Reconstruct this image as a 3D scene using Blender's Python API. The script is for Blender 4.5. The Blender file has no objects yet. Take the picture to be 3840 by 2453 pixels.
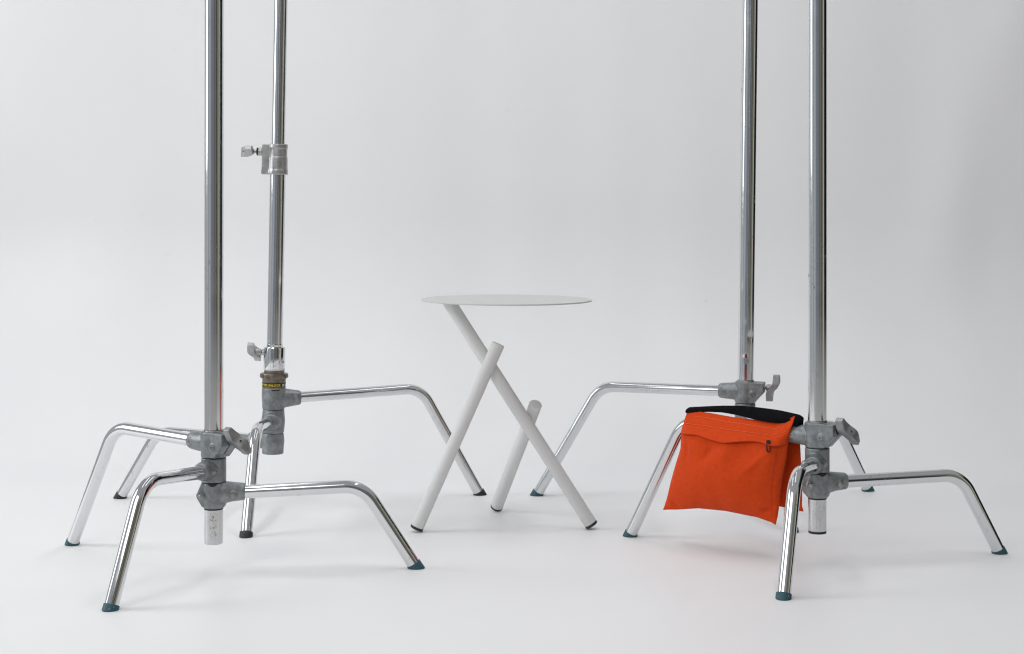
import bpy, bmesh, math, random
from math import sin, cos, pi, radians, sqrt, atan2, exp, tan, asin
from mathutils import Vector, Matrix, noise
random.seed(7)
sc = bpy.context.scene
col = sc.collection
V = Vector

# ------------------------------------------------------------------ materials
def mat(name, base=(.5, .5, .5), rough=.5, metal=0.0, **kw):
    m = bpy.data.materials.new(name); m.use_nodes = True
    b = m.node_tree.nodes['Principled BSDF']
    b.inputs['Base Color'].default_value = (*base, 1)
    b.inputs['Roughness'].default_value = rough
    b.inputs['Metallic'].default_value = metal
    for k, v in kw.items(): b.inputs[k].default_value = v
    return m, m.node_tree, b
def node(nt, t, **kw):
    n = nt.nodes.new(t)
    for k, v in kw.items():
        if k in n.inputs: n.inputs[k].default_value = v
        else: setattr(n, k, v)
    return n
def noise_tex(nt, scale, detail=4, rough=.55, stretch=None, offset=(0, 0, 0)):
    tc = node(nt, 'ShaderNodeTexCoord'); mp = node(nt, 'ShaderNodeMapping')
    mp.inputs['Scale'].default_value = stretch or (1, 1, 1)
    mp.inputs['Location'].default_value = offset
    nt.links.new(tc.outputs['Object'], mp.inputs['Vector'])
    n = node(nt, 'ShaderNodeTexNoise', Scale=scale, Detail=detail, Roughness=rough)
    nt.links.new(mp.outputs['Vector'], n.inputs['Vector'])
    return n
def ramp(nt, src, stops):
    r = node(nt, 'ShaderNodeValToRGB')
    els = r.color_ramp.elements
    while len(els) < len(stops): els.new(.5)
    for e, (p, c) in zip(els, stops):
        e.position = p; e.color = (*c, 1) if hasattr(c, '__len__') else (c, c, c, 1)
    nt.links.new(src, r.inputs['Fac'])
    return r.outputs['Color']
def bump(nt, b, src, strength, dist):
    n = node(nt, 'ShaderNodeBump', Strength=strength, Distance=dist)
    nt.links.new(src, n.inputs['Height']); nt.links.new(n.outputs['Normal'], b.inputs['Normal'])

def chrome(name, seed, wear):
    m, nt, b = mat(name, (.74, .75, .76), .05, 1.0)
    streak = noise_tex(nt, 26, 5, .6, None, (seed, 2, 3))     # uneven polish
    speck = noise_tex(nt, 150, 3, .6, (1, 1, .45), (seed * 2, 5, 1))    # pitting
    patch = noise_tex(nt, 14, 3, .6, (1, 1, .5), (seed * 3, 1, 7))
    thr = ramp(nt, speck.outputs['Fac'], [(.60, 0), (.70, 1)])
    pt = ramp(nt, patch.outputs['Fac'], [(.50, 0), (.68, 1)])
    mul = node(nt, 'ShaderNodeMath', operation='MULTIPLY'); nt.links.new(thr, mul.inputs[0]); nt.links.new(pt, mul.inputs[1])
    mu2 = node(nt, 'ShaderNodeMath', operation='MULTIPLY'); nt.links.new(mul.outputs[0], mu2.inputs[0]); mu2.inputs[1].default_value = wear
    mix = node(nt, 'ShaderNodeMix', data_type='RGBA'); nt.links.new(mu2.outputs[0], mix.inputs['Factor'])
    mix.inputs[6].default_value = (.74, .75, .76, 1); mix.inputs[7].default_value = (.10, .095, .09, 1)
    nt.links.new(mix.outputs[2], b.inputs['Base Color'])
    rr = ramp(nt, streak.outputs['Fac'], [(.3, .055), (.75, .15)])
    add = node(nt, 'ShaderNodeMath', operation='MULTIPLY_ADD'); nt.links.new(mu2.outputs[0], add.inputs[0]); add.inputs[1].default_value = .4
    nt.links.new(rr, add.inputs[2]); nt.links.new(add.outputs[0], b.inputs['Roughness'])
    return m
CH = chrome('chrome_tube', 1.3, .8)
CHW = chrome('chrome_worn', 4.1, 1.0)

def cast_metal(name, c0, c1, rough, metal):
    m, nt, b = mat(name, c0, rough, metal)
    n1 = noise_tex(nt, 70, 6, .7); n2 = noise_tex(nt, 420, 3, .6)
    cc = ramp(nt, n1.outputs['Fac'], [(.36, c0), (.64, c1)])
    nt.links.new(cc, b.inputs['Base Color'])
    rr = ramp(nt, n1.outputs['Fac'], [(.3, rough - .08), (.7, rough + .1)])
    nt.links.new(rr, b.inputs['Roughness'])
    bump(nt, b, n2.outputs['Fac'], .25, .0006)
    return m
def scuffed(name):
    m, nt, b = mat(name, (.6, .6, .6), .22, 1.0)
    n = noise_tex(nt, 170, 5, .7, (1, 1, .55), (3, 1, 2)); n2 = noise_tex(nt, 40, 4, .6, (2, 2, .5))
    a = ramp(nt, n.outputs['Fac'], [(.28, (.22, .215, .21)), (.37, (.62, .62, .63))])
    nt.links.new(a, b.inputs['Base Color'])
    nt.links.new(ramp(nt, n2.outputs['Fac'], [(.35, .10), (.65, .32)]), b.inputs['Roughness'])
    return m
STUB = scuffed('chrome_scuffed')
ZINC = cast_metal('cast_zinc', (.185, .200, .206), (.31, .33, .333), .43, .55)
ALU = cast_metal('cast_aluminium', (.36, .36, .36), (.50, .50, .495), .36, .8)
WING = cast_metal('cast_wing', (.26, .26, .265), (.38, .38, .38), .40, .75)
STEEL = cast_metal('steel_bolt', (.28, .275, .26), (.42, .41, .39), .34, 1.0)
BROWN = cast_metal('tarnished_steel', (.15, .125, .10), (.30, .26, .22), .38, .85)
DARK = mat('dark_recess', (.012, .012, .013), .6)[0]

def rubber(name, c):
    m, nt, b = mat(name, c, .55)
    n = noise_tex(nt, 260, 2, .5)
    cc = ramp(nt, n.outputs['Fac'], [(.70, c), (.74, (.45, .47, .44))])
    nt.links.new(cc, b.inputs['Base Color'])
    n2 = noise_tex(nt, 300, 3); bump(nt, b, n2.outputs['Fac'], .2, .0006)
    return m
TEAL = rubber('teal_rubber', (.022, .085, .105))
BLACKR = rubber('black_rubber', (.018, .018, .019))
TABLE, nt, b = mat('powder_coat', (.735, .735, .73), .8)
b.inputs['Specular IOR Level'].default_value = .03
n_ = noise_tex(nt, 900, 2); bump(nt, b, n_.outputs['Fac'], .12, .0004)
TOP_SHADED = mat('powder_coat_shaded', (.59, .588, .578), .8, **{'Specular IOR Level': .03})[0]  # same coat as the legs, darkened: weaker light from above painted into its colour
GLIDE = mat('black_plastic', (.02, .02, .021), .4)[0]

def fabric(name, c0, c1, rough, wscale):
    m, nt, b = mat(name, c0, rough)
    b.inputs['Sheen Weight'].default_value = .04 if c0[0] > .1 else 0; b.inputs['Sheen Roughness'].default_value = .5
    b.inputs['Specular IOR Level'].default_value = .12 if c0[0] > .1 else .06
    n = noise_tex(nt, 110, 5, .7)
    cc = ramp(nt, n.outputs['Fac'], [(.3, c0), (.7, c1)])
    nt.links.new(cc, b.inputs['Base Color'])
    n2 = noise_tex(nt, wscale, 3, .6, (1, 1, .6)); n3 = noise_tex(nt, 60, 4, .6)
    ad = node(nt, 'ShaderNodeMath', operation='MULTIPLY_ADD'); nt.links.new(n3.outputs['Fac'], ad.inputs[0]); ad.inputs[1].default_value = 1.6
    nt.links.new(n2.outputs['Fac'], ad.inputs[2])
    bump(nt, b, ad.outputs[0], .35, .0012)
    return m
ORANGE = fabric('orange_canvas', (.60, .054, .008), (.68, .066, .009), .85, 1100)
WEB = fabric('black_webbing', (.0045, .0045, .0055), (.008, .008, .0095), .9, 900)
THREAD = mat('orange_thread', (.88, .22, .055), .7)[0]
PAPER, nt, b = mat('seamless_paper', (.80, .80, .80), .5)
b.inputs['Specular IOR Level'].default_value = .5
n_ = noise_tex(nt, 700, 3); bump(nt, b, n_.outputs['Fac'], .06, .0005)
n2_ = noise_tex(nt, 3, 5, .6)
pc = ramp(nt, n2_.outputs['Fac'], [(.3, (.825, .825, .83)), (.7, (.84, .84, .84))])
n3_ = noise_tex(nt, 34, 3, .6, (.45, 1, 1)); sc_ = ramp(nt, n3_.outputs['Fac'], [(.71, 0), (.80, .14)])
mxp = node(nt, 'ShaderNodeMix', data_type='RGBA'); nt.links.new(sc_, mxp.inputs['Factor']); nt.links.new(pc, mxp.inputs[6]); mxp.inputs[7].default_value = (.45, .44, .43, 1)
nt.links.new(mxp.outputs[2], b.inputs['Base Color'])
BANDBLK = mat('band_black', (.012, .012, .010), .35)[0]
YELLOW = mat('band_yellow', (.80, .62, .03), .45)[0]
WHITE = mat('band_white', (.75, .75, .74), .5)[0]
STICK, nt, b = mat('sticker_residue', (.55, .55, .53), .55)
n_ = noise_tex(nt, 190, 4, .65)
nt.links.new(ramp(nt, n_.outputs['Fac'], [(.40, (.34, .34, .33)), (.47, (.68, .68, .66))]), b.inputs['Base Color'])

# ------------------------------------------------------------------ object helpers
def link(name, me, parent):
    o = bpy.data.objects.new(name, me); col.objects.link(o)
    if parent: o.parent = parent
    return o
def build(name, bm, m, parent=None, M=None, smooth=35):
    bmesh.ops.recalc_face_normals(bm, faces=bm.faces)
    if M: bm.transform(M)
    me = bpy.data.meshes.new(name); bm.to_mesh(me); bm.free()
    me.materials.append(m)
    if smooth:
        me.shade_smooth()
        me.set_sharp_from_angle(angle=radians(smooth))
    return link(name, me, parent)
def empty(name, loc, label, cat, group=None):
    o = bpy.data.objects.new(name, None); col.objects.link(o); o.location = loc
    o.empty_display_size = .1
    o['label'] = label; o['category'] = cat
    if group: o['group'] = group
    return o
def evaluated(me, mods):
    o = bpy.data.objects.new('temp', me); col.objects.link(o)
    for t, kw in mods:
        md = o.modifiers.new('m', t)
        for k, v in kw.items(): setattr(md, k, v)
    dg = bpy.context.evaluated_depsgraph_get()
    out = bpy.data.meshes.new_from_object(o.evaluated_get(dg))
    bpy.data.objects.remove(o)
    return out
def build_mod(name, bm, m, parent, mods, M=None, sharp=None):
    bmesh.ops.recalc_face_normals(bm, faces=bm.faces)
    if M: bm.transform(M)
    me = bpy.data.meshes.new('src'); bm.to_mesh(me); bm.free()
    out = evaluated(me, mods); out.name = name
    out.materials.clear(); out.materials.append(m)
    out.shade_smooth()
    if sharp: out.set_sharp_from_angle(angle=radians(sharp))
    return link(name, out, parent)
CAST = [('REMESH', dict(mode='VOXEL', voxel_size=.0010)), ('SMOOTH', dict(factor=.5, iterations=5))]

def frame(axis):
    a = V(axis).normalized()
    h = V((0, 0, 1)) if abs(a.z) < .9 else V((1, 0, 0))
    x = h.cross(a).normalized(); y = a.cross(x)
    return x, y, a
def rings(bm, rs, cap=True, closed=False):
    vs = [[bm.verts.new(p) for p in r] for r in rs]
    n = len(vs[0])
    for i in range(len(vs) - 1):
        for j in range(n): bm.faces.new((vs[i][j], vs[i][(j + 1) % n], vs[i + 1][(j + 1) % n], vs[i + 1][j]))
    if cap: bm.faces.new(vs[0][::-1]); bm.faces.new(vs[-1])
    return vs
def lathe(bm, prof, origin=(0, 0, 0), axis=(0, 0, 1), n=48, hexa=False):
    """prof: list of (distance along axis, radius)"""
    x, y, a = frame(axis); o = V(origin)
    rings(bm, [[o + a * h + (x * cos(2 * pi * k / n) + y * sin(2 * pi * k / n)) * r for k in range(n)] for h, r in prof])
def tube_path(bm, pts, r, n=32):
    pts = [V(p) for p in pts]
    t = (pts[1] - pts[0]).normalized(); x, y, _ = frame(t); rs = []
    for i, p in enumerate(pts):
        d = (pts[min(i + 1, len(pts) - 1)] - pts[max(i - 1, 0)]).normalized()
        x = (x - d * x.dot(d)).normalized(); y = d.cross(x)
        rs.append([p + (x * cos(2 * pi * k / n) + y * sin(2 * pi * k / n)) * r for k in range(n)])
    rings(bm, rs)
def prism(bm, poly, e, n, t0, t1, origin=(0, 0, 0)):
    """poly of (s along e, z) extruded along n from t0 to t1"""
    o = V(origin); e = V(e); n = V(n)
    a = [bm.verts.new(o + e * s + V((0, 0, z)) + n * t0) for s, z in poly]
    b_ = [bm.verts.new(o + e * s + V((0, 0, z)) + n * t1) for s, z in poly]
    k = len(poly)
    for i in range(k): bm.faces.new((a[i], a[(i + 1) % k], b_[(i + 1) % k], b_[i]))
    bm.faces.new(a[::-1]); bm.faces.new(b_)
def fillet(p0, c, p1, rad, n=14):
    d0 = (p0 - c).normalized(); d1 = (p1 - c).normalized()
    ang = d0.angle(d1); T = rad / tan(ang / 2)
    ctr = c + (d0 + d1).normalized() * (rad / sin(ang / 2))
    a = c + d0 * T - ctr; b_ = c + d1 * T - ctr
    tot = a.angle(b_); ax = a.cross(b_).normalized()
    return [ctr + Matrix.Rotation(tot * i / n, 3, ax) @ a for i in range(n + 1)]

# ------------------------------------------------------------------ light stand pieces
def leg(root, az, z_in, rc, zc, R, cap_mat, tr=.0124, rad=.062, label=None):
    e = V((cos(az), sin(az), 0)); Z = V((0, 0, 1))
    slope = (zc - z_in) / (rc - .058)
    p0 = e * .026 + Z * (z_in - slope * .032); c = e * rc + Z * zc; f = e * R
    d = (f - c).normalized(); ang = asin(-d.z)
    L0 = tr / tan(ang) + .003
    end = f - d * L0
    bm = bmesh.new()
    arc = fillet(p0, c, f, rad)
    tube_path(bm, [p0 + (arc[0] - p0) * (i / 5) for i in range(5)] + arc + [arc[-1] + (end - arc[-1]) * (i / 5) for i in range(1, 6)], tr)
    lg = build('leg', bm, CH, root)
    bm = bmesh.new(); x, y, a = frame(d); n = 32; cr = tr + .0012
    def ring(pt, r): return [pt + (x * cos(2 * pi * k / n) + y * sin(2 * pi * k / n)) * r for k in range(n)]
    top = ring(end - d * .0005, tr); r1 = ring(end - d * .0005, cr - .0003); r2 = ring(end, cr)
    bot = []
    for p in ring(end, cr + .0003):
        q = p + d * ((p.z - .0012) / -d.z); bot.append(V((q.x, q.y, .0012)))
    ctr = sum(bot, V()) / n
    bot2 = [V((ctr.x + (q.x - ctr.x) * .95, ctr.y + (q.y - ctr.y) * .95, .0001)) for q in bot]
    rings(bm, [top, r1, r2, bot, bot2])
    build('rubber_foot', bm, cap_mat, lg)
    return lg
def wing_screw(parent, origin, axis, roll, s0=.004, m=ALU, size=1.0, flip=1, M=None):
    """thumb screw with an S-shaped wing; axis points away from the clamp"""
    x, y, a = frame(axis); o = V(origin)
    t = x * cos(roll) + y * sin(roll); w = a.cross(t)
    bm = bmesh.new()
    lathe(bm, [(-.006, .0040), (s0, .0040)], o, a, 20)
    lathe(bm, [(s0, .0068), (s0 + .0006, .0076), (s0 + .008, .0080), (s0 + .011, .0080)], o, a, 28)
    c = s0 + .0150
    rs = []
    N = 24
    for i in range(N + 1):
        k = -1 + 2 * i / N
        ss = flip * .0080 * (1 / (1 + exp(-7 * k)) - .5) * 2
        wd =   .0112 * (1 - .15 * abs(k)) if abs(k) < .3 else .0112 * (.955 - .52 * (abs(k) - .3) / .7)
        th = .0084 - .0012 * abs(k)
        p = o + a * (c + ss) + t * (k * .030 * size)
        rs.append([p + w * wd + a * th, p - w * wd + a * th, p - w * wd - a * th, p + w * wd - a * th])
    rings(bm, rs)
    ob = build_mod('wing_screw', bm, m, parent, [('REMESH', dict(mode='VOXEL', voxel_size=.0008)), ('SMOOTH', dict(factor=.5, iterations=4))], M)
    bm = bmesh.new(); lathe(bm, [(0, .0022), (.0012, .0022)], o + a * (c + .0078), a, 16)
    build('screw_hole', bm, DARK, ob, M)
    return ob
def socket_screw(parent, p, n, M=None):
    bm = bmesh.new()
    lathe(bm, [(-.008, .0046), (.0012, .0046), (.0018, .0041), (.0018, .0024), (-.0012, .0022)], p, n, 24)
    o = build('socket_screw', bm, STEEL, parent, M, 25)
    return o
def recess(bm, p, n, r=.0064): lathe(bm, [(-.01, r + .001), (.0006, r + .001), (.0012, r)], p, n, 28)
def hex_nut(parent, p, n, M=None):
    bm = bmesh.new()
    lathe(bm, [(-.008, .0062), (.0026, .0062), (.0034, .0055)], p, n, 6)
    lathe(bm, [(0, .0034), (.0046, .0034), (.0056, .0024)], p, n, 20)
    bmesh.ops.rotate(bm, verts=bm.verts, cent=p, matrix=Matrix.Rotation(radians(8), 3, V(n)))
    return build('nut', bm, STEEL, parent, M, 25)
def vec(az): return V((cos(az), sin(az), 0)), V((sin(az), -cos(az), 0))

def top_socket(root, az, z0, z1, zl, M, roll, side=1, flip=1):
    e, n = vec(az); n = n * side; Z = V((0, 0, 1)); bm = bmesh.new()
    lathe(bm, [(z0, .0222), (z0 + .002, .0235), (z1 - .002, .0235), (z1, .0222)])
    o = Z * zl
    lathe(bm, [(0, .0200), (.028, .0192), (.052, .0172), (.058, .0160), (.061, .0125)], o, e)
    poly = [(0, z1 - .0006), (-.042, z1 - .001), (-.042, z1 - .0235), (-.021, z0 + .001), (0, z0 + .001)]
    for t in ((.0016, .0205), (-.0205, -.0016)): prism(bm, poly, e, n, *t)
    recess(bm, o + e * .045 + n * .0168, n); recess(bm, Z * (z1 - .0265) - e * .0175 + n * .0205, n)
    ob = build_mod('leg_socket', bm, ZINC, root, CAST, M)
    socket_screw(ob, o + e * .045 + n * .0172, n, M); socket_screw(ob, Z * (z1 - .0265) - e * .0175 + n * .0212, n, M)
    bm = bmesh.new(); lathe(bm, [(-.003, .0075), (.0004, .0075)], Z * (z1 - .0125) - e * .042, -e, 24)
    build('screw_boss', bm, DARK, ob, M)
    wing_screw(ob, Z * (z1 - .0125) - e * .042, -e, roll, .005, flip=flip, M=M, m=WING)
    return ob
def mid_socket(root, az, z0, z1, zl, M):
    e, n = vec(az); Z = V((0, 0, 1)); bm = bmesh.new()
    lathe(bm, [(z0 + .0004, .0222), (z0 + .002, .0230), (z1 - .0022, .0230), (z1 - .0008, .0222)])
    lathe(bm, [(0, .0195), (.022, .0190), (.036, .0172), (.042, .0160), (.044, .0150)], Z * zl, e)
    q = Z * zl + e * .022 - n * .0188; q2 = Z * zl + e * .022 + n * .0188
    recess(bm, q, -n); recess(bm, q2, n)
    ob = build_mod('leg_socket', bm, ZINC, root, CAST, M)
    socket_screw(ob, q - n * .0008, -n, M); hex_nut(ob, q2 + n * .0008, n, M)
    # diagonal parting gap above the barrel
    bm = bmesh.new(); rs = []
    for i in range(7):
        k = i / 6; a = az + radians(4 + 30 * k ** 1.2) ; z = zl + .018 + (z1 - .001 - zl - .018) * k
        c = V((cos(a), sin(a), 0)); t = V((-sin(a), cos(a), .6)).normalized()
        rs.append([c * .0215 + Z * z - t * .0009, c * .0236 + Z * z - t * .0009, c * .0236 + Z * z + t * .0009, c * .0215 + Z * z + t * .0009])
    rings(bm, rs); build('parting_gap', bm, DARK, ob, M)
    return ob
def low_socket(root, az, z0, z1, zl, M, side=1):
    e, n = vec(az); n = n * side; Z = V((0, 0, 1)); bm = bmesh.new()
    lathe(bm, [(z0, .0190), (z0 + .0018, .0200), (z0 + .004, .0222), (z0 + .008, .0232), (z1 - .0022, .0232), (z1 - .0006, .0222)])
    rs = []
    for s, hh, ww, cz in ((0, .0225, .0215, .0), (.020, .0205, .0205, .0), (.034, .0180, .0178, .0008), (.050, .0162, .0162, .0008), (.0565, .0156, .0156, .0008), (.058, .0146, .0146, .0008)):
        rs.append([e * s + Z * (zl + cz + hh * math.copysign(abs(sin(a)) ** .85, sin(a))) + n * (ww * math.copysign(abs(cos(a)) ** .85, cos(a))) for a in [2 * pi * k / 32 for k in range(32)]])
    rings(bm, rs)
    prism(bm, [(0, z1 - .001), (-.0215, z1 - .001), (-.0305, z1 - .021), (-.0295, z1 - .027), (-.0205, z0 + .005), (0, z0 + .005)], e, n, -.0165, .0165)
    p1 = Z * (z1 - .0232) + e * .037 + n * .0178; p2 = Z * (z1 - .0232) - e * .0215 + n * .0172
    recess(bm, p1, n, .0072); recess(bm, p2, n, .0072)
    ob = build_mod('leg_socket', bm, ZINC, root, CAST, M)
    hex_nut(ob, p1 + n * .0012, n, M); hex_nut(ob, p2 + n * .0012, n, M)
    # the notch under the casting above
    bm = bmesh.new(); rs = []
    for i in range(9):
        k = -1 + 2 * i / 8; a = atan2(n.y, n.x) + k * radians(22) ; c = V((cos(a), sin(a), 0)); d = .0052 * (1 - k * k) + .0003
        rs.append([c * .0212 + Z * (z1 + .0002), c * .0242 + Z * (z1 + .0002), c * .0242 + Z * (z1 - d), c * .0212 + Z * (z1 - d)])
    rings(bm, rs); build('notch', bm, DARK, ob, M)
    return ob
def column(root, name, z0, z1, r, m, M, dents=()):
    bm = bmesh.new(); n = 64
    zs = [z0, z0 + .0007, z0 + .002]; z = z0 + .01
    lo = min([d[0] for d in dents], default=9) - .03; hi = max([d[0] for d in dents], default=-9) + .03
    while z < z1:
        zs.append(z); z += .0015 if lo < z < hi else .05
    zs.append(z1); rs = []
    for i, z in enumerate(zs):
        rr = r - .0014 if i == 0 else (r - .0004 if i == 1 else r); row = []
        for k in range(n):
            a = 2 * pi * k / n; q = rr
            for dz, da, amp, sz, sa in dents:
                dd = (a - da + pi) % (2 * pi) - pi
                q -= amp * exp(-((z - dz) / sz) ** 2 - (dd / sa) ** 2)
            row.append((cos(a) * q, sin(a) * q, z))
        rs.append(row)
    rings(bm, rs)
    return build(name, bm, m, root, M, 40)
def ring_part(root, name, prof, m, M, n=64, sharp=30):
    bm = bmesh.new(); lathe(bm, prof, n=n); return build(name, bm, m, root, M, sharp)
D = radians
GROUP = 'chrome light stands around the side table'
def lean(k): return Matrix.Rotation(k, 4, 'Y')

def common_stand(root, T, zt, legs, M, roll, rcol, end_cap, colmat, dents=(), flip=-1):
    """T: the four casting levels from the top down, zt: height of the tube's lower end"""
    (a1, z1, c1, h1, R1), (a2, z2, c2, h2, R2), (a3, z3, c3, h3, R3) = legs
    # base tube: its lower stub and the pole above the castings
    column(root, 'column', T[0] - .03, 1.95, rcol, colmat, M, dents)
    st = column(root, 'column_end', zt, T[3] + .02, .0171, STUB, M)
    ring_part(root, 'column_collar', [(T[0] - .002, rcol + .0012), (T[0] + .001, rcol + .0012), (T[0] + .0018, rcol + .0006), (T[0] + .004, rcol + .0004)], STEEL, M)
    ring_part(root, 'bearing_ring', [(T[3] - .003, .0165), (T[3] - .0025, .0176), (T[3] + .001, .0176)], DARK, M)
    top_socket(root, D(a1), T[1], T[0], z1, M, roll, -1, flip)
    mid_socket(root, D(a2), T[2], T[1], z2, M)
    low_socket(root, D(a3), T[3], T[2], z3, M)
    for (a, z, c, h, R) in legs: leg(root, D(a), z, c, h, R, TEAL)
    if end_cap:
        ring_part(root, 'end_plug', [(zt - .004, .0160), (zt - .0035, .0168), (zt - .0005, .0170), (zt + .002, .0166)], BLACKR, M)
    return st

# front left stand
A = empty('light_stand', (-.552, 2.96, 0), 'chrome stand nearest the left edge, teal feet, sticker residue on tube end', 'light stand', GROUP)
M0 = lean(.001)
stub = common_stand(A, (.2611, .2133, .1674, .1196), .0535,
    [(143.8, .240, .277, .247, .407), (-113.8, .192, .212, .2025, .302), (5.1, .148, .275, .156, .375)], M0, D(128), .0175, False, CH)
bm = bmesh.new(); rs = []
for i in range(13):
    a = D(-104 + 42 * i / 12); rs.append([(cos(a) * .01722, sin(a) * .01722, z) for z in (.071, .113)])
va = [[bm.verts.new(p) for p in r] for r in rs]
for i in range(12): bm.faces.new((va[i][0], va[i + 1][0], va[i + 1][1], va[i][1]))
build('sticker_residue', bm, STICK, stub, M0)

# front right stand
Bst = empty('light_stand', (.5782, 3.03, 0), 'chrome stand nearest the right edge, one leg carrying the orange sandbag', 'light stand', GROUP)
common_stand(Bst, (.2687, .2212, .1743, .1261), .0625,
    [(143.1, .242, .293, .249, .421), (-112.2, .1925, .195, .2005, .291), (13.8, .154, .300, .157, .385)], Matrix.Identity(4), D(128), .0175, True, CH)

# back right stand
Cst = empty('light_stand', (.522, 3.60, 0), 'chrome stand behind the orange sandbag with dents low on its pole', 'light stand', GROUP)
common_stand(Cst, (.2831, .2349, .188, .140), .08,
    [(162.7, .2600, .334, .2605, .487), (-77.6, .211, .200, .215, .281), (32.1, .163, .285, .165, .384)], lean(.012), D(97), .0180, True, CHW, flip=1,
    dents=[(.384, D(-62), .0011, .008, .30), (.336, D(-104), .0005, .007, .28), (.412, D(-112), .0005, .009, .22)])

# back left stand: sprung base with a turning collar and a riser
Dst = empty('light_stand', (-.5376, 3.58, 0), 'chrome stand with yellow lettered band, riser clamp and black feet', 'light stand', GROUP)
ML = lean(.018)
column(Dst, 'column', .13, .755, .0176, CHW, ML)
column(Dst, 'riser', .74, 2.05, .0151, CH, ML)
ring_part(Dst, 'column_collar', [(.3625, .0180), (.3640, .0184), (.3665, .0180), (.368, .0184), (.3695, .0180)], CH, ML)
sl = ring_part(Dst, 'lock_sleeve', [(.3105, .0215), (.3112, .0232), (.3135, .0236), (.3150, .0240), (.3585, .0240), (.3618, .0230), (.3628, .0205)], CH, ML, 64, 50)
ring_part(sl, 'sleeve_band', [(.3112, .0237), (.3142, .0242)], WHITE, ML)
for a in (-132, -28):
    bm = bmesh.new(); c = V((cos(D(a)), sin(D(a)), 0)); lathe(bm, [(-.002, .0026), (.0007, .0026), (.0007, .0016), (-.0005, .0014)], c * .0239 + V((0, 0, .330)), c, 18)
    build('set_screw', bm, STEEL, sl, ML, 25)
bm = bmesh.new(); lathe(bm, [(0, .0075), (.026, .0070), (.028, .0064)], (0, 0, .350), V((-1, -.1, 0)), 28)
build('screw_boss', bm, ALU, sl, ML)
wing_screw(sl, V((-.0275, -.003, .350)), V((-1, -.1, .06)), D(38), .002, flip=1, M=ML)
tl = ring_part(Dst, 'turning_collar', [(.2700, .0260), (.2752, .0262), (.2762, .0250), (.2815, .0250), (.2826, .0263), (.2915, .0262), (.2925, .0272), (.2930, .0296), (.2945, .0302), (.3022, .0302), (.3035, .0296), (.3038, .0228), (.3125, .0226)], BROWN, ML)
# lugs round the collar's rim
for k in range(12):
    a = 2 * pi * (k + .3) / 12; bm = bmesh.new(); c = V((cos(a), sin(a), 0)); t = V((-sin(a), cos(a), 0))
    prism(bm, [(.029, .2942), (.0312, .2947), (.0312, .3018), (.029, .3024)], c, t, -.0035, .0035)
    build('lug', bm, BROWN, tl, ML)
ring_part(tl, 'warning_band', [(.2740, .0258), (.2742, .0265), (.2838, .0265), (.2840, .0258)], BANDBLK, ML)
def band_text(body, size, a0, z, r, m, off=.0):
    cu = bpy.data.curves.new('t', 'FONT'); cu.body = body; cu.size = size; cu.offset = off
    o = bpy.data.objects.new('t', cu); col.objects.link(o)
    me = bpy.data.meshes.new_from_object(o.evaluated_get(bpy.context.evaluated_depsgraph_get()))
    bpy.data.objects.remove(o)
    bm = bmesh.new(); bm.from_mesh(me)
    bmesh.ops.triangulate(bm, faces=bm.faces)
    bmesh.ops.subdivide_edges(bm, edges=[e for e in bm.edges if e.calc_length() > .0012], cuts=2)
    xs = [v.co.x for v in bm.verts]; mx = max(xs)
    return bm, mx
bm, w = band_text('PULL UP TO UNLOCK', .0070, 0, 0, 0, YELLOW, .00014)
K_ = 1.0
end_a = D(-90 + 42); start_x = w
for v in bm.verts:
    a = end_a - (w - v.co.x) * 1.01 / .0265; z = .27635 + v.co.y
    v.co = (cos(a) * .02662, sin(a) * .02662, z)
build('lettering', bm, YELLOW, tl, ML, 0)
bm = bmesh.new()
for (a_c, pts) in ((D(-90 + 57), [(-.0028, 0), (.0028, 0), (.0010, .0030), (.0022, .0040), (0, .0062), (-.0022, .0040), (-.0010, .0030)]), (D(-90 + 76), [(-.002, 0), (.003, 0), (.003, .005), (-.002, .005)])):
    bm.faces.new([bm.verts.new((cos(a_c + x / .0265) * .02662, sin(a_c + x / .0265) * .02662, .2757 + y)) for x, y in pts])
build('arrow_mark', bm, WHITE, tl, ML, 0)

def long_socket(az, prof, zl, arm, front=False):
    e, n = vec(D(az)); bm = bmesh.new(); lathe(bm, prof)
    if arm == 'arm':
        rs = []
        for s, hh, ww in ((0, .0235, .0215), (.030, .0205, .0190), (.046, .0178, .0172), (.056, .0165, .0165), (.060, .0150, .0150)):
            rs.append([e * s + V((0, 0, zl + hh * math.copysign(abs(sin(a)) ** .8, sin(a)))) + n * (ww * math.copysign(abs(cos(a)) ** .8, cos(a))) for a in [2 * pi * k / 32 for k in range(32)]])
        rings(bm, rs); recess(bm, V((0, 0, zl - .002)) + e * .046 + n * .0172, n, .0068)
    elif arm == 'barrel':
        lathe(bm, [(0, .0215), (.024, .0205), (.032, .0185), (.036, .0165), (.0365, .0130)], (0, 0, zl), e)
        recess(bm, V((0, 0, zl)) - n * .0245, -n, .006)
    else:
        lathe(bm, [(0, .0200), (.030, .0190), (.054, .0168), (.058, .0150)], (0, 0, zl), e)
    ob = build_mod('leg_socket', bm, ZINC, Dst, CAST, ML)
    if arm == 'arm': hex_nut(ob, V((0, 0, zl - .002)) + e * .046 + n * .0184, n, ML)
    if arm == 'barrel':
        socket_screw(ob, V((0, 0, zl + .004)) + V((.6, -.8, 0)) * .0245, V((.6, -.8, 0)), ML)
        socket_screw(ob, V((0, 0, zl)) + V((-.9, -.4, 0)) * .0262, V((-.9, -.4, 0)), ML)
    return ob
ts = long_socket(20.3, [(.2235, .0240), (.2245, .0250), (.236, .0254), (.246, .0266), (.262, .0266), (.2695, .0268), (.2705, .0262)], .2475, 'arm')
bm = bmesh.new(); rs = []
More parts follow.
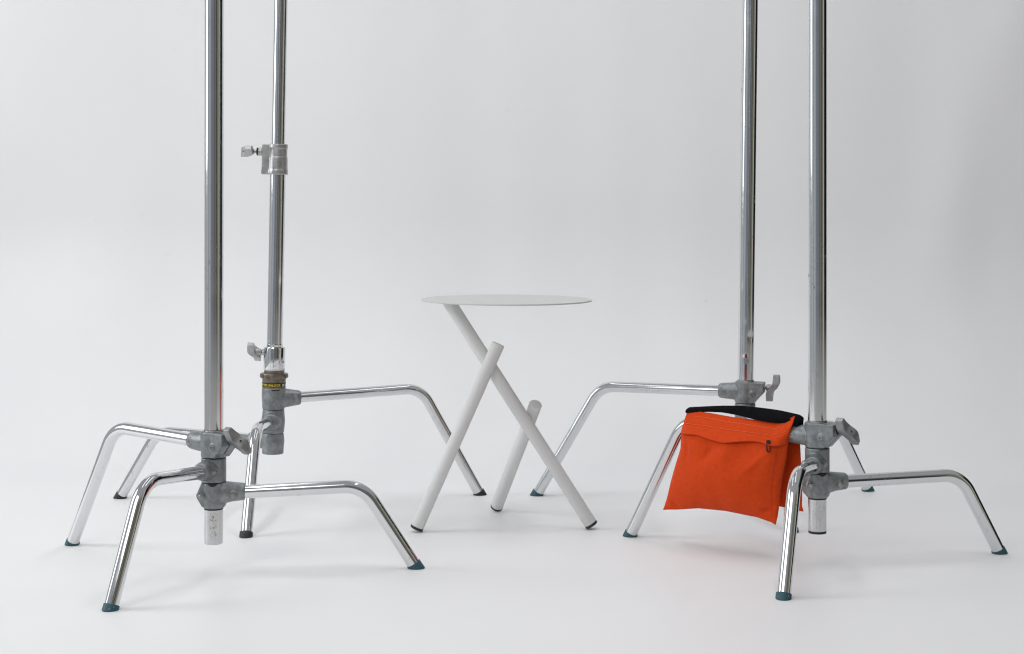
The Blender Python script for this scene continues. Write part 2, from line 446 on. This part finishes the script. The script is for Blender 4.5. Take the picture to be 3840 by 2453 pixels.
for i in range(11):
    a = D(-90 - 3 + 40 * i / 10); c = V((cos(a), sin(a), 0))
    rs.append([c * .0255 + V((0, 0, z)) if k in (0, 3) else c * .0271 + V((0, 0, z)) for k, z in enumerate((.2665, .2665, .2690, .2690))])
rings(bm, rs); build('slot', bm, DARK, ts, ML)
long_socket(-91.3, [(.1702, .0232), (.172, .0242), (.184, .0252), (.198, .0262), (.212, .0248), (.2222, .0240), (.2230, .0232)], .198, 'barrel')
long_socket(160.7, [(.1236, .0225), (.1246, .0240), (.136, .0242), (.152, .0256), (.163, .0246), (.1690, .0236), (.1700, .0228)], .1525, 'plain')
for (a, z, c, h, R) in [(160.7, .1535, .293, .1595, .394), (-91.3, .199, .196, .2065, .305), (20.3, .247, .348, .256, .494)]:
    leg(Dst, D(a), z, c, h, R, BLACKR)
# riser clamp
bm = bmesh.new()
lathe(bm, [(.7476, .0215), (.7485, .0226), (.7575, .0226), (.7585, .0216), (.7862, .0215), (.7872, .0203), (.8052, .0203), (.8062, .0213), (.8150, .0213), (.8159, .0203)])
prism(bm, [(0, .7478), (.0355, .7478), (.0358, .757), (.0350, .769), (.0345, .8155), (0, .8157)], V((-1, 0, 0)), V((0, 1, 0)), -.0125, .0125)
lathe(bm, [(.02, .0098), (.0435, .0092), (.0450, .0080)], (0, 0, .7985), V((-1, 0, 0)), 28)
cl = build_mod('riser_clamp', bm, ALU, Dst, CAST, ML)
bm = bmesh.new(); lathe(bm, [(.045, .0088), (.0475, .0088)], (0, 0, .7985), V((-1, 0, 0)), 24); build('washer', bm, DARK, cl, ML)
wing_screw(cl, V((-.047, 0, .7985)), V((-1, 0, 0)), D(14), .008, flip=-1, M=ML)

# ------------------------------------------------------------------ side table
t = empty('side_table', (0, 0, 0), 'small pale grey round side table on three crossed tube legs', 'side table')
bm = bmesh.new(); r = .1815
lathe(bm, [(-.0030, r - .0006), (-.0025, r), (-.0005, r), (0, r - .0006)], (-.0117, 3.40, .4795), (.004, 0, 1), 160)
build('tabletop', bm, TOP_SHADED, t, None, 25)
def table_leg(f, p, extra=0):
    f = V(f); p = V(p); d = (f - p).normalized(); bm = bmesh.new(); R = .0137
    L = (f - p).length
    lathe(bm, [(0, R - .0010), (.0006, R - .0003), (.0014, R), (L - .0056, R), (L - .0052, R - .0003)], p, d, 48)
    if extra:      # mitred flat against the underside of the top
        res = bmesh.ops.bisect_plane(bm, geom=bm.verts[:] + bm.edges[:] + bm.faces[:], plane_co=(0, 0, .4764), plane_no=(0, 0, 1), clear_outer=True)
        bmesh.ops.holes_fill(bm, edges=[e_ for e_ in res['geom_cut'] if isinstance(e_, bmesh.types.BMEdge)])
    lg = build('leg', bm, TABLE, t, None, 50)
    bm = bmesh.new(); lathe(bm, [(-.0052, R - .0008), (-.0047, R + .0002), (-.0004, R + .0001), (.0008, R - .0016), (.0012, R - .005)], f, d, 40)
    build('glide', bm, GLIDE, lg)
pA = V((.1674, 3.355, .0078)); qA = V((-.1293, 3.350, .4725)); qA = qA + (qA - pA).normalized() * .02
table_leg(pA, qA, 1)
table_leg((-.1987, 3.3265, .0065), (-.0284, 3.3290, .3907))
table_leg((-.0344, 3.553, .0092), (.0498, 3.360, .2612))

# ------------------------------------------------------------------ sandbag over the front right stand's leg
az = D(143.1); e = V((cos(az), sin(az), 0)); ea = -e; en = V((ea.y, -ea.x, 0))
O = V((.5782, 3.03, 0)) + e * .18
bag = empty('sandbag', (O.x, O.y, 0), 'orange saddle sandbag with black handle hung over a chrome stand leg', 'sandbag')
def W(a, n, z): return ea * a + en * n + V((0, 0, z))
def poly_at(pts, t):
    """pts: list of (t, ...) sorted, smooth interpolation"""
    if t <= pts[0][0]: return pts[0][1:]
    for i in range(len(pts) - 1):
        if t <= pts[i + 1][0]:
            k = (t - pts[i][0]) / (pts[i + 1][0] - pts[i][0])
            return tuple(x + (y - x) * k for x, y in zip(pts[i][1:], pts[i + 1][1:]))
    return pts[-1][1:]
L_ = [(0, -.0985, .2698), (.11, -.1012, .2468), (.21, -.1064, .2266), (.37, -.1085, .1941), (.55, -.121, .157), (.71, -.1315, .1235), (.87, -.1399, .0919), (.95, -.1462, .0745), (1, -.1494, .0673)]
R_ = [(0, .1376, .2774), (.08, .1355, .261), (.23, .1281, .2294), (.38, .1243, .1982), (.59, .1147, .1543), (.72, .1109, .1281), (.84, .1086, .1037), (.93, .1055, .084), (1, .1013, .0676)]
T_ = [(0, -.0985, .2698), (.2, -.0485, .2687), (.42, .0019, .2647), (.63, .0514, .2630), (.83, .1, .2600), (.92, .1191, .2660), (1, .1376, .2774)]
B_ = [(0, -.1494, .0673), (.04, -.1400, .0690), (.12, -.1150, .0720), (.30, -.0675, .0800), (.54, -.0068, .0817), (.82, .0622, .0775), (.95, .0930, .0715), (1, .1013, .0676)]
def coons(u, v):
    l, r_, tp, bt = poly_at(L_, v), poly_at(R_, v), poly_at(T_, u), poly_at(B_, u)
    out = []
    for i in range(2):
        x = (1 - u) * l[i] + u * r_[i] + (1 - v) * tp[i] + v * bt[i] - ((1 - u) * (1 - v) * T_[0][i + 1] + u * (1 - v) * T_[-1][i + 1] + (1 - u) * v * B_[0][i + 1] + u * v * B_[-1][i + 1])
        out.append(x)
    return out
def sstep(a, b_, x):
    x = min(1, max(0, (x - a) / (b_ - a))); return x * x * (3 - 2 * x)
def pillow(u, v, thick):
    f = max(0, sin(pi * u)) ** .65
    g = max(0, sin(pi * v ** 1.25)) ** .75 if v < 1 else 0
    return thick * f * g
def wrinkle(u, v, s):
    p = V((u * 3.0 + s, v * 1.1, s * 1.7)); q = V((u * 9 + s, v * 2.2 - u * 1.5, s))
    w = .0024 * noise.noise(p * 1.5) + .0014 * noise.noise(q)
    top = .0040 * sin(u * 17 + 2.2 * noise.noise(V((u * 3, v * 2, s)))) * exp(-((v - .34) / .14) ** 2)
    c1 = .0070 * exp(-((u - .90 + (v - .9) * .6) / .035) ** 2 - ((v - .90) / .035) ** 2)       # puckers at the lower corners
    c2 = .0060 * exp(-((u - .10 - (v - .93) * .9) / .03) ** 2 - ((v - .94) / .05) ** 2)
    d1 = .0050 * exp(-(((u - .10) - (v - .33) * .25) / .022) ** 2 - ((v - .36) / .10) ** 2)
    d2 = .0034 * exp(-(((u - .34) + (v - .33) * .30) / .030) ** 2 - ((v - .36) / .12) ** 2)
    d3 = .0034 * exp(-(((u - .80) + (v - .36) * .55) / .035) ** 2 - ((v - .40) / .12) ** 2)
    ed = sstep(0, .06, u) * sstep(0, .06, 1 - u) * sstep(0, .05, 1 - v)
    return (w * sstep(.0, .3, v) + top - d1 - d2 + d3 - c1 - c2) * ed
def n0(v): return .0085 + .0095 * sstep(0, .12, v)
def front(u, v, out=0.0):
    a, z = coons(u, v)
    return W(a, n0(v) + .002 + pillow(u, v, .043) + wrinkle(u, v, 1.0) + out, z)
def sheet(bm, f, nu, nv):
    g = [[bm.verts.new(f(i / nu, j / nv)) for i in range(nu + 1)] for j in range(nv + 1)]
    for j in range(nv):
        for i in range(nu): bm.faces.new((g[j][i], g[j][i + 1], g[j + 1][i + 1], g[j + 1][i]))
    return g
def closed_pouch(fo, fi, nu=110, nv=100):
    bm = bmesh.new(); a = sheet(bm, fo, nu, nv); b_ = sheet(bm, fi, nu, nv)
    ra = a[0] + [r[-1] for r in a[1:]] + a[-1][-2::-1] + [r[0] for r in a[-2:0:-1]]
    rb = b_[0] + [r[-1] for r in b_[1:]] + b_[-1][-2::-1] + [r[0] for r in b_[-2:0:-1]]
    n = len(ra)
    for i in range(n): bm.faces.new((ra[i], ra[(i + 1) % n], rb[(i + 1) % n], rb[i]))
    return bm
def front_in(u, v):
    a, z = coons(u, v)
    return W(a, n0(v) - .0012 - pillow(u, v, .012) * (v > .25) + .0, z)
pouch = build('pouch', closed_pouch(front, front_in), ORANGE, bag, None, 60)
# rear pouch hangs on the far side of the leg
RL = [(0, -.096, .264), (1, -.125, .080)]
RR = [(0, .1251, .2650), (.15, .1299, .2423), (.45, .1328, .1902), (.72, .1357, .1381), (.93, .1350, .1010), (1, .1385, .0905)]
def rear_c(u, v):
    l = poly_at(RL, v); r_ = poly_at(RR, v)
    z = l[1] + (r_[1] - l[1]) * u
    z += (1 - v) * -.006 * sin(pi * u) + v * .010 * sin(pi * min(1, u * 1.02)) ** .8
    return l[0] + (r_[0] - l[0]) * u, z
def rear(u, v):
    a, z = rear_c(u, v); return W(a, -.018 - .008 * sstep(0, .12, v) - pillow(u, v, .026) + wrinkle(u, v, 5.0), z)
def rear_in(u, v):
    a, z = rear_c(u, v); return W(a, -.0165 - .008 * sstep(0, .12, v) + pillow(u, v, .010) * (v > .25), z)
build('pouch', closed_pouch(rear, rear_in, 60, 60), ORANGE, bag, None, 60)
# saddle panel over the leg joins the two
bm = bmesh.new()
def saddle(u, v):
    p = front(u, 0); q = rear(u, 0)
    m_ = p + (q - p) * v; m_.z = p.z + (q.z - p.z) * v 
    return m_
sheet(bm, saddle, 60, 10)
sd = build_mod('saddle_panel', bm, ORANGE, bag, [('SOLIDIFY', dict(thickness=.0014, offset=0))])
# zipper flap
FLAP = [(0, .212), (.1, .203), (.2, .205), (.32, .226), (.47, .243), (.6, .209), (.72, .184), (.82, .190), (.97, .255), (1, .26)]
def flap_f(u, v):
    low = sum(poly_at(FLAP, min(1, max(0, u + d)))[0] for d in (-.04, -.02, 0, .02, .04)) / 5
    vv = .118 + (low - .118) * v
    p = front(u, vv, .0002 + .0016 * sstep(0, .25, v) + .0060 * v ** 1.3 * sstep(0, .06, u) * sstep(0, .05, 1 - u) + .0020 * sin(u * 21 + 1) * v * sstep(0, .1, u) * sstep(0, .1, 1 - u))
    return p
bm = bmesh.new(); sheet(bm, flap_f, 90, 12)
fl = build_mod('zip_flap', bm, ORANGE, bag, [('SOLIDIFY', dict(thickness=.0016, offset=-1))])
# stitching: short dashes lying on the cloth
bm = bmesh.new()
def stitch(f0, f1, fn, n):
    for i in range(n):
        u0 = f0 + (f1 - f0) * i / n; u1 = f0 + (f1 - f0) * (i + .62) / n
        p, q = fn(u0), fn(u1)
        tube_path(bm, [p, (p + q) / 2 + en * .0002, q], .00042, 6)
stitch(.08, .93, lambda u: front(u, .040 + .012 * u, .0007), 70)
stitch(.02, .975, lambda u: front(u, .113, .0009), 78)
build('stitching', bm, THREAD, pouch)
bm = bmesh.new()
stitch(.12, .94, lambda v: front(.925 + .02 * v, v, .0002), 64)
build('seam', bm, mat('dark_thread', (.30, .03, .008), .8)[0], pouch)
# zipper pull
bm = bmesh.new(); za = W(.0977, 0, .2105)
def zp(x, z): return front(.865, .235) + ea * x + V((0, 0, z)) + en * .0042
ring = [(cos(2 * pi * k / 28) * .0042 * (1.0), sin(2 * pi * k / 28) * .0042) for k in range(28)]
loop = []
for k in range(29):
    a = 2 * pi * k / 28; x = cos(a) * .0036; z = sin(a) * .0036 + (.0052 if sin(a) > 0 else -.0052); loop.append(zp(x, z))
tube_path(bm, loop, .0011, 8)
p = zp(0, .0095)
for dx in (-.003, .003): lathe(bm, [(0, .0012), (.009, .0012)], zp(dx, .004), (0, 0, 1), 8)
lathe(bm, [(-.0015, .0040), (.0015, .0040)], zp(0, .0100), en, 16)
build('zipper_pull', bm, mat('black_zip', (.008, .008, .008), .75)[0], bag)
# webbing handle
HT = [(-.1017, .2740), (-.0851, .2762), (-.0542, .2800), (-.0237, .2833), (.0164, .2862), (.0559, .2856), (.0851, .2843), (.1044, .2832), (.1236, .2813), (.1426, .2791), (.1500, .2750), (.1480, .2600)]
HB = [(-.1017, .2655), (-.0851, .2668), (-.0542, .2698), (-.0237, .2713), (.0164, .2684), (.0559, .2630), (.0851, .2612), (.1044, .2610), (.1236, .2630), (.1385, .2560), (.1375, .2480), (.1330, .2420)]
def handle(u, v):
    x = u * (len(HT) - 1); i = min(int(x), len(HT) - 2); k = x - i
    tp = V(HT[i]).lerp(V(HT[i + 1]), k); bt = V(HB[i]).lerp(V(HB[i + 1]), k)
    q = tp.lerp(bt, v)
    n = -.006 + .016 * v + .006 * sin(pi * v) + .003 * sin(u * 9 + v * 3) + .003 * noise.noise(V((u * 5, v * 2, 3)))
    return W(q[0], n, q[1])
bm = bmesh.new(); sheet(bm, handle, 88, 10)
build_mod('handle', bm, WEB, bag, [('SMOOTH', dict(factor=.5, iterations=6)), ('SOLIDIFY', dict(thickness=.0030, offset=0)), ('BEVEL', dict(width=.0008, segments=2))])

# ------------------------------------------------------------------ seamless paper
bm = bmesh.new(); xs = [-1.85 + 3.7 * i / 148 for i in range(149)]
path = []
yf, Rr = 4.08, .64
for i in range(90): path.append((1.5 + (yf - 1.5) * i / 90, 0.0, 0))
for i in range(33): a = pi / 2 * i / 32; path.append((yf + Rr * sin(a), Rr - Rr * cos(a), a))
for i in range(1, 71): path.append((yf + Rr, Rr + 2.1 * i / 70, pi / 2))
def wave(x, s, a):
    k = sstep(4.1, 4.9, s)
    w = .026 * noise.noise(V((x * .55, s * .40, 3.3))) + .010 * noise.noise(V((x * 1.25 + s * .4, s * .7, 8.1)))
    w += .0028 * noise.noise(V((x * 6.5 + 2, s * .6, 4.4))) + .012 * noise.noise(V((x * 3.0 + 5, s * .45, 1.7)))
    w -= .024 * exp(-((x + 1.45) / .20) ** 2 - ((s - 5.03) / .25) ** 2)
    w += .010 * exp(-((x - 1.244 - (s - 4.93) * .275) / .12) ** 2) * sstep(4.7, 5.05, s) * (1 - sstep(5.55, 5.95, s))
    return w * k
rows = []; s = 0; prev = None
for (y, z, a) in path:
    if prev: s += sqrt((y - prev[0]) ** 2 + (z - prev[1]) ** 2)
    prev = (y, z); ss = s + 1.5
    rows.append([bm.verts.new((x, y - sin(a) * wave(x, ss, a), z + cos(a) * wave(x, ss, a))) for x in xs])
for j in range(len(rows) - 1):
    for i in range(148): bm.faces.new((rows[j][i], rows[j][i + 1], rows[j + 1][i + 1], rows[j + 1][i]))
bd = build('backdrop', bm, PAPER, None, None, 0)
bd.data.shade_smooth()
bd['kind'] = 'structure'

# ------------------------------------------------------------------ light
def area(name, loc, target, sx, sy, power, colr):
    l = bpy.data.lights.new(name, 'AREA'); l.shape = 'RECTANGLE'; l.size = sx; l.size_y = sy; l.energy = power; l.color = colr
    o = bpy.data.objects.new(name, l); col.objects.link(o); o.location = loc
    o.rotation_euler = (V(target) - V(loc)).to_track_quat('-Z', 'Y').to_euler()
area('window_lamp', (-3.3, 2.95, 1.72), (0, 3.0, .5), 1.35, 1.9, 46, (.96, .985, 1.0))
area('soft_lamp', (-1.3, .2, 2.5), (.3, 3.3, .0), 2.2, 1.5, 31, (1.0, .962, .91))
area('ceiling_tube', (-.8, 3.2, 3.2), (-.8, 3.2, 0), .16, 2.2, 19, (.965, .972, 1.0))
area('ceiling_tube', (.8, 3.2, 3.2), (.8, 3.2, 0), .16, 2.2, 21, (.965, .972, 1.0))
w = bpy.data.worlds.new('World'); sc.world = w; w.use_nodes = True
nt = w.node_tree; bg = nt.nodes['Background']; bg.inputs['Strength'].default_value = .9
tc = node(nt, 'ShaderNodeTexCoord'); sx = node(nt, 'ShaderNodeSeparateXYZ'); nt.links.new(tc.outputs['Generated'], sx.inputs[0])
ng = node(nt, 'ShaderNodeMath', operation='MULTIPLY'); ng.inputs[1].default_value = -1; nt.links.new(sx.outputs['Y'], ng.inputs[0])
at = node(nt, 'ShaderNodeMath', operation='ARCTAN2'); nt.links.new(sx.outputs['X'], at.inputs[0]); nt.links.new(ng.outputs[0], at.inputs[1])
mr = node(nt, 'ShaderNodeMapRange'); mr.inputs[1].default_value = -pi; mr.inputs[2].default_value = pi; nt.links.new(at.outputs[0], mr.inputs[0])
def dg(x): return (x + 180) / 360
# the studio round the set, by bearing (0 = behind the camera, negative = left)
room = [(-180, (.46, .46, .46)), (-120, (.42, .43, .43)), (-96, (.50, .51, .52)), (-80, (.40, .42, .44)), (-76, (.62, .63, .65)), (-70, (.42, .44, .47)), (-50, (.33, .36, .40)), (-46, (.60, .61, .62)), (-40, (.36, .39, .42)),
        (-30, (.42, .45, .49)), (-26, (.17, .20, .24)), (-14, (.24, .275, .32)), (-4, (.13, .15, .17)), (1, (.30, .31, .32)), (5, (.17, .165, .16)), (20, (.13, .125, .12)), (24, (.21, .20, .19)), (34, (.16, .15, .135)),
        (38, (.03, .03, .03)), (42, (.025, .03, .035)), (45, (.23, .225, .16)), (56, (.17, .165, .12)), (68, (.27, .26, .20)), (72, (.62, .60, .55)), (78, (.58, .56, .50)), (81, (.010, .010, .011)), (138, (.010, .010, .011)), (146, (.40, .40, .40)), (180, (.46, .46, .46))]
lowc = ramp(nt, mr.outputs[0], [(dg(a), c) for a, c in room])
up = ramp(nt, sx.outputs['Z'], [(.42, 0), (.62, 1)])
dn = ramp(nt, ng.outputs[0], [(0, 0), (1, 0)])
mx = node(nt, 'ShaderNodeMix', data_type='RGBA'); nt.links.new(up, mx.inputs['Factor']); nt.links.new(lowc, mx.inputs[6]); mx.inputs[7].default_value = (.38, .385, .40, 1)
dz = node(nt, 'ShaderNodeMath', operation='MULTIPLY'); dz.inputs[1].default_value = -1; nt.links.new(sx.outputs['Z'], dz.inputs[0])
dn = ramp(nt, dz.outputs[0], [(.07, 0), (.13, 1)])
m2 = node(nt, 'ShaderNodeMix', data_type='RGBA'); nt.links.new(dn, m2.inputs['Factor']); nt.links.new(mx.outputs[2], m2.inputs[6]); m2.inputs[7].default_value = (.46, .455, .45, 1)
nt.links.new(m2.outputs[2], bg.inputs['Color'])

# ------------------------------------------------------------------ camera and output
cd = bpy.data.cameras.new('camera'); cam = bpy.data.objects.new('camera', cd); col.objects.link(cam)
cam.location = (0, 0, .679); cam.rotation_euler = (pi / 2, 0, 0)
cd.sensor_width = 36; cd.lens = 36 * 6000 / 3840; cd.shift_y = -(1226.5 - 770) / 3840
cd.clip_start = .05; cd.clip_end = 100
sc.camera = cam
sc.render.engine = 'CYCLES'
sc.cycles.max_bounces = 12; sc.cycles.diffuse_bounces = 6; sc.cycles.glossy_bounces = 6
sc.cycles.use_denoising = True; sc.cycles.filter_width = 1.2
sc.cycles.sample_clamp_indirect = 2.5; sc.cycles.sample_clamp_direct = 2.0
sc.view_settings.view_transform = 'Standard'; sc.view_settings.look = 'None'
sc.view_settings.exposure = -.05; sc.view_settings.gamma = 1; sc.view_settings.use_curve_mapping = False
